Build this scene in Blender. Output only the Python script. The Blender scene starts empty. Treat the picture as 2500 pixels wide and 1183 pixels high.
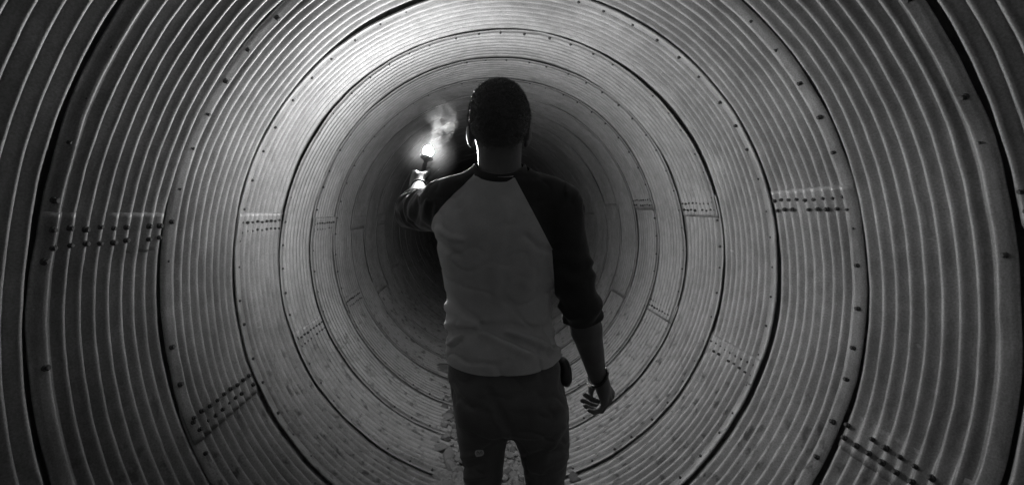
import bpy, bmesh, math, random
import numpy as np
from mathutils import Vector, Matrix, noise as mnoise

random.seed(7)
rng = np.random.default_rng(7)
PI = math.pi
sc = bpy.context.scene
COL = sc.collection
F = 1150.0                    # focal length in pixels of a 2500 wide frame
VX, VY, CAMZ = 1175.0, 508.0, 1.45


def P(px, py, d):
    return np.array(((px - VX) / F * d, d, CAMZ - (py - VY) / F * d))


# ------------------------------------------------------------------ materials
def newmat(name):
    m = bpy.data.materials.new(name)
    m.use_nodes = True
    nt = m.node_tree
    return m, nt, nt.nodes['Principled BSDF']


def N(nt, typ, **kw):
    n = nt.nodes.new(typ)
    for k, v in kw.items():
        setattr(n, k, v)
    return n


def mth(nt, op, a, b=None, c=None, clamp=False):
    n = nt.nodes.new('ShaderNodeMath')
    n.operation = op
    n.use_clamp = clamp
    for i, v in enumerate((a, b, c)):
        if v is None:
            continue
        if isinstance(v, (int, float)):
            n.inputs[i].default_value = v
        else:
            nt.links.new(v, n.inputs[i])
    return n.outputs[0]


def grey(v, a=1.0):
    return (v, v, v, a)


def ramp(nt, fac, stops):
    r = nt.nodes.new('ShaderNodeValToRGB')
    while len(r.color_ramp.elements) < len(stops):
        r.color_ramp.elements.new(0.5)
    for e, (p, v) in zip(r.color_ramp.elements, stops):
        e.position = p
        e.color = grey(v)
    nt.links.new(fac, r.inputs[0])
    return r.outputs[0]


def noise_tex(nt, vec, scale, detail=4, rough=.55, dist=0.0):
    n = nt.nodes.new('ShaderNodeTexNoise')
    n.inputs['Scale'].default_value = scale
    n.inputs['Detail'].default_value = detail
    n.inputs['Roughness'].default_value = rough
    n.inputs['Distortion'].default_value = dist
    if vec is not None:
        nt.links.new(vec, n.inputs['Vector'])
    return n.outputs['Fac']


def mapping(nt, vec, s):
    m = nt.nodes.new('ShaderNodeMapping')
    m.inputs['Scale'].default_value = s
    nt.links.new(vec, m.inputs['Vector'])
    return m.outputs[0]


def mixf(nt, fac, a, b):
    n = nt.nodes.new('ShaderNodeMix')
    n.data_type = 'FLOAT'
    nt.links.new(fac, n.inputs[0]) if not isinstance(fac, (int, float)) else setattr(n.inputs[0], 'default_value', fac)
    for i, v in ((2, a), (3, b)):
        if isinstance(v, (int, float)):
            n.inputs[i].default_value = v
        else:
            nt.links.new(v, n.inputs[i])
    return n.outputs[0]


def bump(nt, bsdf, height, strength, dist):
    b = nt.nodes.new('ShaderNodeBump')
    b.inputs['Strength'].default_value = strength
    b.inputs['Distance'].default_value = dist
    nt.links.new(height, b.inputs['Height'])
    nt.links.new(b.outputs[0], bsdf.inputs['Normal'])


def simple_mat(name, col, rough=.8, nscale=40, var=.25, bstr=.3, bdist=.002, metal=0.0, spec=.5):
    m, nt, b = newmat(name)
    tc = N(nt, 'ShaderNodeTexCoord')
    f = noise_tex(nt, tc.outputs['Object'], nscale, 5, .6)
    c = ramp(nt, f, [(.25, col * (1 - var)), (.75, col * (1 + var))])
    nt.links.new(c, b.inputs['Base Color'])
    b.inputs['Roughness'].default_value = rough
    b.inputs['Metallic'].default_value = metal
    b.inputs['Specular IOR Level'].default_value = spec
    f2 = noise_tex(nt, tc.outputs['Object'], nscale * 4, 4, .6)
    bump(nt, b, f2, bstr, bdist)
    return m


def steel_mat():
    m, nt, b = newmat('galvanised_steel')
    tc = N(nt, 'ShaderNodeTexCoord')
    uv = tc.outputs['UV']
    sep = N(nt, 'ShaderNodeSeparateXYZ')
    nt.links.new(tc.outputs['Object'], sep.inputs[0])
    z = sep.outputs[2]
    # broad mottling and streaks that run round the pipe
    broad = noise_tex(nt, mapping(nt, uv, (2.2, 3.4, 1)), 1.0, 4, .65)
    streak = noise_tex(nt, mapping(nt, uv, (16, 52, 1)), 1.0, 3, .65)
    fine = noise_tex(nt, mapping(nt, uv, (190, 300, 1)), 1.0, 2, .8)
    base = ramp(nt, broad, [(.30, .19), (.70, .31)])
    s2 = ramp(nt, streak, [(.3, .80), (.62, 1.08)])
    f2 = ramp(nt, fine, [(.3, .72), (.7, 1.25)])
    v = mth(nt, 'MULTIPLY', mth(nt, 'MULTIPLY', base, s2), f2)
    # silt on the lower part: slightly darker, with scabs of dried mud and rust
    low = mth(nt, 'SUBTRACT', 1.0, mth(nt, 'DIVIDE', z, 1.05), clamp=True)
    blot = noise_tex(nt, mapping(nt, uv, (15, 44, 1)), 1.0, 3, .62)
    blot_m = mth(nt, 'MULTIPLY', ramp(nt, blot, [(.56, 0), (.67, 1)]), mth(nt, 'MULTIPLY', low, 1.9, clamp=True))
    fleck = noise_tex(nt, mapping(nt, uv, (28, 60, 1)), 1.0, 2, .6)
    fleck_m = mth(nt, 'MULTIPLY', ramp(nt, fleck, [(.68, 0), (.73, 1)]), mth(nt, 'MULTIPLY_ADD', low, .9, .12, clamp=True))
    dirt = mth(nt, 'MAXIMUM', blot_m, fleck_m)
    v = mixf(nt, mth(nt, 'MULTIPLY', dirt, .82), v, .05)
    # pale lime specks
    spk = noise_tex(nt, mapping(nt, uv, (34, 40, 1)), 1.0, 2, .5)
    spk_m = ramp(nt, spk, [(.735, 0), (.76, 1)])
    v = mixf(nt, mth(nt, 'MULTIPLY', spk_m, .5), v, .45)
    comb = N(nt, 'ShaderNodeCombineXYZ')
    for i in range(3):
        nt.links.new(v, comb.inputs[i])
    nt.links.new(comb.outputs[0], b.inputs['Base Color'])
    b.inputs['Metallic'].default_value = .48
    rr = ramp(nt, broad, [(.3, .50), (.7, .64)])
    nt.links.new(rr, b.inputs['Roughness'])
    h = mth(nt, 'ADD', mth(nt, 'MULTIPLY', fine, .5), mth(nt, 'ADD', mth(nt, 'MULTIPLY', streak, .6), mth(nt, 'MULTIPLY', dirt, -.5)))
    bump(nt, b, h, .40, .0016)
    return m


def cloth_mat(name, col, translucent=0.0, rough=.95, var=.12):
    m, nt, b = newmat(name)
    tc = N(nt, 'ShaderNodeTexCoord')
    o = tc.outputs['Object']
    f = noise_tex(nt, o, 26, 5, .6)
    weave = noise_tex(nt, mapping(nt, o, (900, 900, 420)), 1.0, 2, .6)
    c0 = ramp(nt, f, [(.25, col * (1 - var)), (.75, col * (1 + var))])
    w = ramp(nt, weave, [(.3, .82), (.7, 1.15)])
    c = mth(nt, 'MULTIPLY', c0, w)
    comb = N(nt, 'ShaderNodeCombineXYZ')
    for i in range(3):
        nt.links.new(c, comb.inputs[i])
    nt.links.new(comb.outputs[0], b.inputs['Base Color'])
    b.inputs['Roughness'].default_value = rough
    b.inputs['Specular IOR Level'].default_value = .15
    b.inputs['Sheen Weight'].default_value = .25
    b.inputs['Sheen Roughness'].default_value = .4
    h = mth(nt, 'ADD', mth(nt, 'MULTIPLY', weave, .25), noise_tex(nt, o, 70, 4, .6))
    bump(nt, b, h, .4, .0016)
    if translucent:
        t = N(nt, 'ShaderNodeBsdfTranslucent')
        t.inputs['Color'].default_value = grey(min(.8, col * 1.7))
        mx = N(nt, 'ShaderNodeMixShader')
        mx.inputs[0].default_value = translucent
        out = nt.nodes['Material Output']
        nt.links.new(b.outputs[0], mx.inputs[1])
        nt.links.new(t.outputs[0], mx.inputs[2])
        nt.links.new(mx.outputs[0], out.inputs['Surface'])
    return m


def skin_mat():
    m, nt, b = newmat('skin')
    tc = N(nt, 'ShaderNodeTexCoord')
    f = noise_tex(nt, tc.outputs['Object'], 30, 5, .6)
    c = ramp(nt, f, [(.25, .08), (.75, .115)])
    nt.links.new(c, b.inputs['Base Color'])
    b.inputs['Roughness'].default_value = .55
    b.inputs['Subsurface Weight'].default_value = .04
    b.inputs['Subsurface Radius'].default_value = (.008, .008, .008)
    b.inputs['Subsurface Scale'].default_value = 1.0
    h = noise_tex(nt, tc.outputs['Object'], 420, 3, .6)
    bump(nt, b, h, .25, .0008)
    return m


M_STEEL = steel_mat()
M_BOLT = simple_mat('rusty_bolt', .04, .7, 200, .4, .5, .001, .3)
M_SKIN = skin_mat()
M_HAIR = simple_mat('short_dark_hair', .06, .5, 300, .5, .6, .003)
M_SHIRT = cloth_mat('heather_grey_jersey', .58, .26)
M_SLEEVE = cloth_mat('dark_jersey', .040)
M_TROUSER = cloth_mat('dark_trouser_cloth', .12)
M_SHOE = simple_mat('shoe_leather', .05, .6, 60, .3)
M_RUBBER = simple_mat('black_rubber', .012, .5, 80, .3)
M_BAND = simple_mat('dark_band', .015, .5, 120, .3)
M_METAL = simple_mat('worn_metal', .45, .3, 150, .2, .2, .0005, 1.0)
M_PATCH = simple_mat('pale_print', .60, .8, 200, .15)
M_INK = simple_mat('dark_print', .03, .8, 200, .15)
M_STONE = simple_mat('grey_stone', .20, .9, 22, .35, .7, .006)
M_STONE2 = simple_mat('dark_stone', .12, .9, 22, .35, .7, .006)
M_GRAVEL = simple_mat('gravel', .20, .95, 60, .5, .9, .008)
M_END_CAP = simple_mat('end_cap_dark', .06, .95, 6, .4, .8, .02)
M_FLARE = simple_mat('flare_paper', .03, .8, 60, .2)
M_EYE = simple_mat('eye_white', .22, .3, 60, .05, .0)

# ------------------------------------------------------------------ object helpers


def mesh_obj(name, verts, faces, mat, parent=None, smooth=True, uvs=None):
    me = bpy.data.meshes.new(name)
    me.from_pydata([tuple(map(float, v)) for v in verts], [], [tuple(map(int, f)) for f in faces])
    me.validate()
    if mat is not None:
        me.materials.append(mat)
    if uvs is not None:
        uvl = me.uv_layers.new(name='UVMap')
        idx = np.empty(len(me.loops), dtype=np.int64)
        me.loops.foreach_get('vertex_index', idx)
        uvl.data.foreach_set('uv', np.asarray(uvs, dtype=np.float32)[idx].ravel())
    if smooth:
        me.polygons.foreach_set('use_smooth', [True] * len(me.polygons))
    me.update()
    o = bpy.data.objects.new(name, me)
    COL.objects.link(o)
    if parent is not None:
        o.parent = parent
        o.matrix_parent_inverse = parent.matrix_basis.inverted()
    return o


def bm_obj(name, bm, mat, parent=None, smooth=True):
    me = bpy.data.meshes.new(name)
    bm.to_mesh(me)
    bm.free()
    me.materials.append(mat)
    if smooth:
        me.polygons.foreach_set('use_smooth', [True] * len(me.polygons))
    o = bpy.data.objects.new(name, me)
    COL.objects.link(o)
    if parent is not None:
        o.parent = parent
        o.matrix_parent_inverse = parent.matrix_basis.inverted()
    return o


def empty(name, loc):
    o = bpy.data.objects.new(name, None)
    COL.objects.link(o)
    o.location = loc
    o.empty_display_size = .1
    return o


def tag(o, label=None, cat=None, group=None, kind=None):
    for k, v in (('label', label), ('category', cat), ('group', group), ('kind', kind)):
        if v:
            o[k] = v
    return o


def tube_geo(path, radii, n=12, closed=False, cap=True):
    """verts, faces of a tube along a list of points."""
    path = [Vector(p) for p in path]
    L = len(path)
    if isinstance(radii, (int, float)):
        radii = [radii] * L
    vs, fs = [], []
    up = None
    for i, p in enumerate(path):
        if closed:
            t = (path[(i + 1) % L] - path[i - 1]).normalized()
        else:
            t = (path[min(i + 1, L - 1)] - path[max(i - 1, 0)]).normalized()
        if up is None:
            a = Vector((0, 0, 1)) if abs(t.z) < .9 else Vector((1, 0, 0))
            up = t.cross(a).normalized()
        up = (up - t * up.dot(t)).normalized()
        w = t.cross(up)
        for k in range(n):
            an = 2 * PI * k / n
            vs.append(p + (up * math.cos(an) + w * math.sin(an)) * radii[i])
    for i in range(L if closed else L - 1):
        for k in range(n):
            a = i * n + k
            b = i * n + (k + 1) % n
            j = (i + 1) % L
            fs.append((a, b, j * n + (k + 1) % n, j * n + k))
    if cap and not closed:
        fs.append(tuple(reversed(range(n))))
        fs.append(tuple((L - 1) * n + k for k in range(n)))
    return vs, fs


# ------------------------------------------------------------------ signed-distance sculpting
class Field:
    def __init__(self, lo, hi, h):
        self.lo = np.array(lo, float)
        self.h = h
        self.n = np.ceil((np.array(hi) - self.lo) / h).astype(int) + 1
        self.f = np.full(self.n, .5, np.float32)

    def sub(self, lo, hi):
        a = np.clip(np.floor((np.array(lo) - self.lo) / self.h).astype(int), 0, self.n - 1)
        b = np.clip(np.ceil((np.array(hi) - self.lo) / self.h).astype(int) + 1, 1, self.n)
        sl = tuple(slice(a[i], b[i]) for i in range(3))
        ax = [(self.lo[i] + self.h * np.arange(a[i], b[i])).astype(np.float32) for i in range(3)]
        return sl, ax[0][:, None, None], ax[1][None, :, None], ax[2][None, None, :]

    def put(self, sl, d, k):
        f = self.f[sl]
        if k < 0:        # smooth subtraction
            k = -k
            h = np.clip(.5 - .5 * (f + d) / k, 0, 1)
            self.f[sl] = f * (1 - h) - d * h + k * h * (1 - h)
        else:
            h = np.clip(.5 + .5 * (f - d) / k, 0, 1)
            self.f[sl] = f * (1 - h) + d * h - k * h * (1 - h)

    def cone(self, a, b, ra, rb, k=.01):
        a = np.array(a, float)
        b = np.array(b, float)
        m = max(ra, rb) + 2 * abs(k) + .02
        sl, X, Y, Z = self.sub(np.minimum(a, b) - m, np.maximum(a, b) + m)
        ba = b - a
        L2 = max(1e-9, float(ba @ ba))
        t = np.clip(((X - a[0]) * ba[0] + (Y - a[1]) * ba[1] + (Z - a[2]) * ba[2]) / L2, 0, 1)
        d = np.sqrt((X - a[0] - t * ba[0]) ** 2 + (Y - a[1] - t * ba[1]) ** 2 + (Z - a[2] - t * ba[2]) ** 2) - (ra + (rb - ra) * t)
        self.put(sl, d.astype(np.float32), k)

    def chain(self, pts, rads, k=.008):
        for i in range(len(pts) - 1):
            self.cone(pts[i], pts[i + 1], rads[i], rads[i + 1], k)

    def ell(self, c, r, k=.01, rot=None):
        c = np.array(c, float)
        r = np.array(r, float)
        m = r.max() + 2 * abs(k) + .02
        sl, X, Y, Z = self.sub(c - m, c + m)
        x, y, z = X - c[0], Y - c[1], Z - c[2]
        if rot is not None:
            R = np.array(Matrix.Rotation(rot[1], 3, rot[0]).transposed())
            x, y, z = (R[0, 0] * x + R[0, 1] * y + R[0, 2] * z, R[1, 0] * x + R[1, 1] * y + R[1, 2] * z,
                       R[2, 0] * x + R[2, 1] * y + R[2, 2] * z)
        k0 = np.sqrt((x / r[0]) ** 2 + (y / r[1]) ** 2 + (z / r[2]) ** 2)
        k1 = np.sqrt((x / r[0] ** 2) ** 2 + (y / r[1] ** 2) ** 2 + (z / r[2] ** 2) ** 2) + 1e-6
        self.put(sl, (k0 * (k0 - 1) / k1).astype(np.float32), k)

    def stack(self, rows, k=.01, e=2.4, grow=0.0):
        """rows of (z, cx, cy, rx, ry, yaw) in rising z."""
        rows = sorted(rows)
        A = np.array(rows, float)
        lo = (A[:, 1] - A[:, 3:5].max(1)).min() - .05, (A[:, 2] - A[:, 3:5].max(1)).min() - .05, A[0, 0] - .05
        hi = (A[:, 1] + A[:, 3:5].max(1)).max() + .05, (A[:, 2] + A[:, 3:5].max(1)).max() + .05, A[-1, 0] + .05
        sl, X, Y, Z = self.sub(lo, hi)
        zz = np.clip(Z, A[0, 0], A[-1, 0])
        # smooth interpolation of the rows
        col = []
        zf = zz.ravel()
        for c in range(1, 6):
            v = np.interp(zf, A[:, 0], A[:, c])
            ker = np.exp(-.5 * (np.arange(-12, 13) / (.014 / self.h)) ** 2)
            ker /= ker.sum()
            v = np.convolve(np.pad(v, 12, mode='edge'), ker, 'valid')
            col.append(v.reshape(zz.shape).astype(np.float32))
        cx, cy, rx, ry, yw = col
        c, s = np.cos(yw), np.sin(yw)
        x0, y0 = X - cx, Y - cy
        x = np.abs(c * x0 + s * y0) / (rx + grow)
        y = np.abs(-s * x0 + c * y0) / (ry + grow)
        q = (x ** e + y ** e) ** (1 / e)
        d = (q - 1) * np.minimum(rx, ry) * .95
        dz = np.maximum(A[0, 0] - Z, Z - A[-1, 0])
        d = np.maximum(d, dz)
        self.put(sl, d.astype(np.float32), k)

    def mesh(self):
        f = self.f
        s = f < 0
        nx, ny, nz = f.shape
        cnt = np.zeros((nx - 1, ny - 1, nz - 1), np.uint8)
        for i in (0, 1):
            for j in (0, 1):
                for k in (0, 1):
                    cnt += s[i:nx - 1 + i, j:ny - 1 + j, k:nz - 1 + k]
        I, J, K = np.nonzero((cnt > 0) & (cnt < 8))
        vid = np.full(cnt.shape, -1, np.int32)
        vid[I, J, K] = np.arange(len(I))
        acc = np.zeros((len(I), 3))
        num = np.zeros(len(I))
        cor = [(i, j, k) for i in (0, 1) for j in (0, 1) for k in (0, 1)]
        for a in range(8):
            for b in range(a + 1, 8):
                ca, cb = np.array(cor[a]), np.array(cor[b])
                if abs(ca - cb).sum() != 1:
                    continue
                fa = f[I + ca[0], J + ca[1], K + ca[2]]
                fb = f[I + cb[0], J + cb[1], K + cb[2]]
                x = (fa < 0) != (fb < 0)
                t = np.where(x, fa / np.where(x, fa - fb, 1), 0)
                pos = ca + (cb - ca) * t[:, None]
                acc += np.where(x[:, None], pos, 0)
                num += x
        V = self.lo + self.h * (np.stack([I, J, K], 1) + acc / num[:, None])
        faces = []
        for ax in range(3):
            sh = [nx, ny, nz]
            a = [slice(None)] * 3
            b = [slice(None)] * 3
            a[ax] = slice(0, -1)
            b[ax] = slice(1, None)
            sa, sb = s[tuple(a)], s[tuple(b)]
            E = np.nonzero(sa != sb)
            E = np.stack(E, 1)
            o1, o2 = [(1, 2), (2, 0), (0, 1)][ax]
            ok = (E[:, o1] > 0) & (E[:, o2] > 0) & (E[:, o1] < sh[o1] - 1) & (E[:, o2] < sh[o2] - 1)
            E = E[ok]
            q = []
            for d1, d2 in ((1, 1), (0, 1), (0, 0), (1, 0)):
                c = E.copy()
                c[:, o1] -= d1
                c[:, o2] -= d2
                q.append(vid[c[:, 0], c[:, 1], c[:, 2]])
            q = np.stack(q, 1)
            flip = ~sa[tuple(E.T)]
            q[flip] = q[flip][:, ::-1]
            faces.append(q)
        Q = np.concatenate(faces)
        return V, Q[(Q >= 0).all(1)]


def smooth_verts(V, Q, it, lam=.5):
    e = np.concatenate([Q[:, [0, 1]], Q[:, [1, 2]], Q[:, [2, 3]], Q[:, [3, 0]]])
    for _ in range(it):
        acc = np.zeros_like(V)
        num = np.zeros(len(V))
        np.add.at(acc, e[:, 0], V[e[:, 1]])
        np.add.at(num, e[:, 0], 1)
        np.add.at(acc, e[:, 1], V[e[:, 0]])
        np.add.at(num, e[:, 1], 1)
        V = V + lam * (acc / num[:, None] - V)
    return V


def normals(V, Q):
    n = np.cross(V[Q[:, 2]] - V[Q[:, 0]], V[Q[:, 3]] - V[Q[:, 1]])
    out = np.zeros_like(V)
    for i in range(4):
        np.add.at(out, Q[:, i], n)
    return out / (np.linalg.norm(out, axis=1)[:, None] + 1e-12)


def seg_dist(p, pts):
    """distance and arclength fraction of 2-d points p to a polyline."""
    best = np.full(len(p), 1e9)
    for a, b in zip(pts[:-1], pts[1:]):
        a = np.array(a, float)
        ba = np.array(b, float) - a
        t = np.clip(((p - a) @ ba) / (ba @ ba), 0, 1)
        best = np.minimum(best, np.linalg.norm(p - a - t[:, None] * ba, axis=1))
    return best


def px_of(V):
    return np.stack([VX + F * V[:, 0] / V[:, 1], VY + F * (CAMZ - V[:, 2]) / V[:, 1]], 1)


def folds(V, n, lst, mask):
    p = px_of(V)
    d = np.zeros(len(V))
    for pts, amp, w in lst:
        q = seg_dist(p, pts)
        d += amp * np.exp(-(q / w) ** 2)
    d = .0085 * np.tanh(d / .0085)
    return V + n * (d * mask)[:, None]


def vnoise(V, scale, seed=0.0):
    return np.array([mnoise.noise(Vector((v[0] * scale[0] + seed, v[1] * scale[1] - seed, v[2] * scale[2] + 2 * seed))) for v in V])


# ================================================================== TUNNEL
S = .458
D0 = 2.5 * S
XC, ZC, RX = .107, 1.188, 1.203
TH = .006


def ratio(y):
    return float(np.interp(y, [-3, 1.0, 1.15, 1.6, 2.06, 2.6, 4], [1.095, 1.095, 1.085, 1.055, 1.032, 1.022, 1.02]))


FLW, H, AMP = .016, .029, .028
PITCH = (S - FLW - .028) / 8.5


def seam_gap(k):
    return {-2: .03, -1: .03, 0: .030, 1: .023, 2: .017, 3: .011, 4: .006}.get(k, .003)


def lip(k):
    return {1: .021, 2: .006, 3: .004}.get(k, .021 if k <= 0 else .005)


def ring_profile(nper, tail=0.0, lp=.008):
    """list of (s, p, keep) along the ring: axial position and inward height."""
    pr = [(.030, H - TH), (-.010, H - lp - TH), (-.010, H - lp), (.002, H - lp * .55), (FLW - .007, H - lp * .18), (FLW - .0025, H - .0008)]
    n = int(8.5 * nper)
    for i in range(n + 1):
        t = i / n * 8.5
        s = FLW + t * PITCH
        c = (.5 * (1 + math.cos(2 * PI * t))) ** .94
        lift = (H - AMP) * max(0, 1 - t / 1.6)
        pr.append((s, AMP * c + lift))
    pr += [(S + .004, tail), (S + .05, tail)]
    return pr


def make_plate(y0, th0, th1, prof, ntheta, lap0, lap1, seed, root, edge_jit, gapm=.007, fl0=.3, fl1=.3, dent=False):
    """a curved plate between two angles; lap0/lap1: inside offset (m) at each end."""
    r = random.Random(seed)
    ph = [r.uniform(0, 6.28) for _ in range(4)]
    W = .050                       # half of the lap, in radians
    thetas = list(np.linspace(th0 - W, th1 + W, ntheta))
    vs, uvs, fs = [], [], []
    cols = []
    # end edge columns: give the sheet a visible cut edge
    for e, t in enumerate([thetas[0]] + thetas + [thetas[-1]]):
        edge = e == 0 or e == len(thetas) + 1
        cols.append((t, edge))
    for t, edge in cols:
        k0 = max(0., 1 - abs(t - (th0 - W)) / (2.4 * W))
        k1 = max(0., 1 - abs(t - (th1 + W)) / (2.4 * W))
        s0 = min(1, k0 * 3)
        s1 = min(1, k1 * 3)
        off = lap0 * s0 + lap1 * s1
        flat = 1 - max(fl0 * min(1, k0 * 2), fl1 * min(1, k1 * 2))
        wob = .0035 * math.sin(3 * t + ph[0]) + .002 * math.sin(7 * t + ph[1])
        ew = edge_jit + .003 * math.sin(5 * t + ph[2]) + .0022 * math.sin(13 * t + ph[3]) + .0012 * math.sin(29 * t + ph[1])
        cw = .0012 * math.sin(9 * t + ph[0])
        gap = gapm * math.cos(t - .7)
        for (s, p) in prof:
            pp = p
            if s > FLW:
                pp = (p - .5 * AMP) * flat + .5 * AMP
            near = max(0, 1 - s / .12)
            if s > S:
                pp -= gapm * math.cos(t - .7)
            pp = pp + off + wob
            if edge:
                pp -= TH
            if dent:
                pp += .0032 * mnoise.noise(Vector((t * 4.5, (y0 + s) * 7, seed))) + .0016 * mnoise.noise(Vector((t * 17, (y0 + s) * 15, seed)))
            y = y0 + s + (ew if s < .01 else ew * max(0, 1 - s / .06)) + cw
            q = ratio(y)
            vs.append((XC + (RX - pp) * math.cos(t), y, ZC + (RX * q - pp) * math.sin(t)))
            uvs.append((t * RX + seed * 3.7, y + seed * 1.3))
    m = len(prof)
    for i in range(len(cols) - 1):
        for j in range(m - 1):
            a = i * m + j
            fs.append((a, a + 1, a + m + 1, a + m))
    return mesh_obj('wall_plate', vs, fs, M_STEEL, root, True, uvs)


tunnel = empty('culvert_tunnel', (XC, 0, ZC - RX * 1.05))
tag(tunnel, 'round corrugated steel culvert tunnel of bolted ring plates receding into darkness', 'tunnel')

bolts = []        # (position, inward normal, plate object)


def surf(t, y, p):
    q = ratio(y)
    pos = Vector((XC + (RX - p) * math.cos(t), y, ZC + (RX * q - p) * math.sin(t)))
    nrm = Vector((-math.cos(t), 0, -math.sin(t) / q)).normalized()
    return pos, nrm


K0, K1 = -8, 34
for k in range(K0, K1):
    y0 = D0 + k * S
    typ = k % 2
    jr = random.Random(100 + k)
    j1, j2 = jr.uniform(-.04, .04), jr.uniform(-.04, .04)
    if k in (0, 1, 2, 3):
        j1 = j2 = 0
    if typ == 0:
        tr, tl = math.radians(-22) + j1, math.radians(171.5) + j2
    else:
        tr, tl = math.radians(13) + j1, math.radians(202.5) + j2
    near = -2 <= k <= 4
    nper = 12 if near else (8 if k < 9 else 6)
    if k < -2:
        nper = 6
    prof = ring_profile(nper, H - TH - seam_gap(k + 1) - lip(k + 1), lip(k))
    gm = .30 * seam_gap(k + 1)
    res = 230 if near else 120
    up_l, lo_l = (0, .0028) if typ == 0 else (.0028, 0)
    up_r, lo_r = (.0028, 0)
    pu = make_plate(y0, tr, tl, prof, res, up_r, up_l, 2 * k + 200, tunnel, jr.uniform(-.003, .004), gm, .22, .06, near)
    pl = make_plate(y0, tl, tr + 2 * PI, prof, res, lo_l, lo_r, 2 * k + 201, tunnel, jr.uniform(-.004, .003), gm, .06, .22, near)
    if k > 5 or k < -1:
        continue
    # bolts round the near flange
    nb = 58
    for b in range(nb):
        t = 2 * PI * (b + .5 * typ) / nb + jr.uniform(-.012, .012)
        t0 = (t - tr) % (2 * PI)
        upper = t0 < (tl - tr)
        gap = gm * math.cos(t - .7)
        if k == 0 and jr.random() < .45:
            continue
        pos, nrm = surf(t, y0 + .011 + jr.uniform(-.003, .003), H - lip(k) * .45)
        if pos.z < .03:
            continue
        bolts.append((pos, nrm, pu if upper else pl, k))
    # double rows through the lap seams: one bolt in each valley and on each crest line
    for t in (tr, tl):
        for c in range(9):
            for row in (-1, 1):
                if jr.random() < .05:
                    continue
                s = FLW + (c + .02) * PITCH * .985
                tt = t + row * .0165 + jr.uniform(-.0025, .0025)
                if c == 0 and row == 1:
                    tt += .003
                pos, nrm = surf(tt, y0 + s + .003 * row, AMP * .86 + .003)
                bolts.append((pos, nrm, pu, k))


def bolt_geo():
    vs, fs = [], []

    def prism(n, r, z0, z1, top_r, rot=0):
        b = len(vs)
        for z, rr in ((z0, r), (z1, r), (z1 + .0016, top_r)):
            for i in range(n):
                a = 2 * PI * i / n + rot
                vs.append((rr * math.cos(a), rr * math.sin(a), z))
        for l in range(2):
            for i in range(n):
                fs.append((b + l * n + i, b + l * n + (i + 1) % n, b + (l + 1) * n + (i + 1) % n, b + (l + 1) * n + i))
        fs.append(tuple(b + 2 * n + i for i in range(n)))
    prism(12, .0088, -.004, .0012, .0084)
    prism(6, .0070, .001, .0075, .0054)
    return vs, fs


bv, bf = bolt_geo()
bolt_me = bpy.data.meshes.new('bolt')
bolt_me.from_pydata(bv, [], bf)
bolt_me.materials.append(M_BOLT)


def hidden_by_man(px, py):
    return (1090 < px < 1375 and py > 400) or (1150 < px < 1290 and py > 200) or (1375 < px < 1440 and 480 < py < 780)


def bolt_score(b):
    p = b[0]
    if p.y < .4:
        return 1e6
    px, py = VX + F * p.x / p.y, VY + F * (CAMZ - p.z) / p.y
    if not (4 < px < 2496 and 4 < py < 1179) or hidden_by_man(px, py):
        return 1e5 + p.y
    return p.y


order = sorted(range(len(bolts)), key=lambda i: bolt_score(bolts[i]))
rest_v, rest_f = [], []
for n_, i in enumerate(order):
    pos, nrm, plate, k = bolts[i]
    rq = nrm.to_track_quat('Z', 'Y')
    rr = random.Random(i)
    sz = rr.uniform(.8, 1.1) * (1 if k < 2 else .8)
    mat = Matrix.Translation(pos) @ rq.to_matrix().to_4x4() @ Matrix.Rotation(rr.uniform(0, 1), 4, 'Z') @ Matrix.Diagonal((sz, sz, sz, 1))
    if n_ < 100:
        o = bpy.data.objects.new('bolt', bolt_me)
        COL.objects.link(o)
        o.parent = plate
        o.matrix_parent_inverse = Matrix.Identity(4)
        o.matrix_basis = Matrix.Translation(-Vector((0, 0, 0))) @ mat
    else:
        b0 = len(rest_v)
        rest_v += [mat @ Vector(v) for v in bv]
        rest_f += [tuple(b0 + a for a in f) for f in bf]
ro = mesh_obj('bolt', rest_v, rest_f, M_BOLT, tunnel, False)
ro['kind'] = 'stuff'

# far end of the culvert: unseen cap added to keep the sky out
bm = bmesh.new()
bmesh.ops.create_grid(bm, x_segments=40, y_segments=40, size=1.6)
yend = D0 + K1 * S + .02
for v in bm.verts:
    x, z = v.co.x, v.co.y
    v.co = Vector((XC + x, yend + .25 * mnoise.noise(Vector((x * 2, z * 2, 3))), ZC + z))
tag(bm_obj('dark_end_cap', bm, M_END_CAP), kind='structure')

# ================================================================== GRAVEL
YA, YB = D0 + K0 * S + .05, yend
nx, ny = 64, 900
vs, fs = [], []
ys = np.concatenate([np.linspace(YA, 1.5, 160), np.linspace(1.5, 6, 520)[1:], np.linspace(6, YB, 221)[1:]])
ny = len(ys)
for j, y in enumerate(ys):
    hw = .46
    for i in range(nx):
        u = i / (nx - 1) * 2 - 1
        x = XC - .015 + u * hw
        p = Vector((x * 14, y * 14, 0))
        z = .012 * mnoise.noise(p) + .009 * mnoise.noise(p * 2.7) + .006 * mnoise.noise(p * 6)
        z += .020 * mnoise.noise(Vector((x * 3, y * 2.2, 5)))
        z = z * 1.7 + .006
        vs.append((x, y, z))
for j in range(ny - 1):
    for i in range(nx - 1):
        a = j * nx + i
        fs.append((a, a + 1, a + nx + 1, a + nx))
tag(mesh_obj('gravel_bed', vs, fs, M_GRAVEL), kind='structure')


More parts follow.
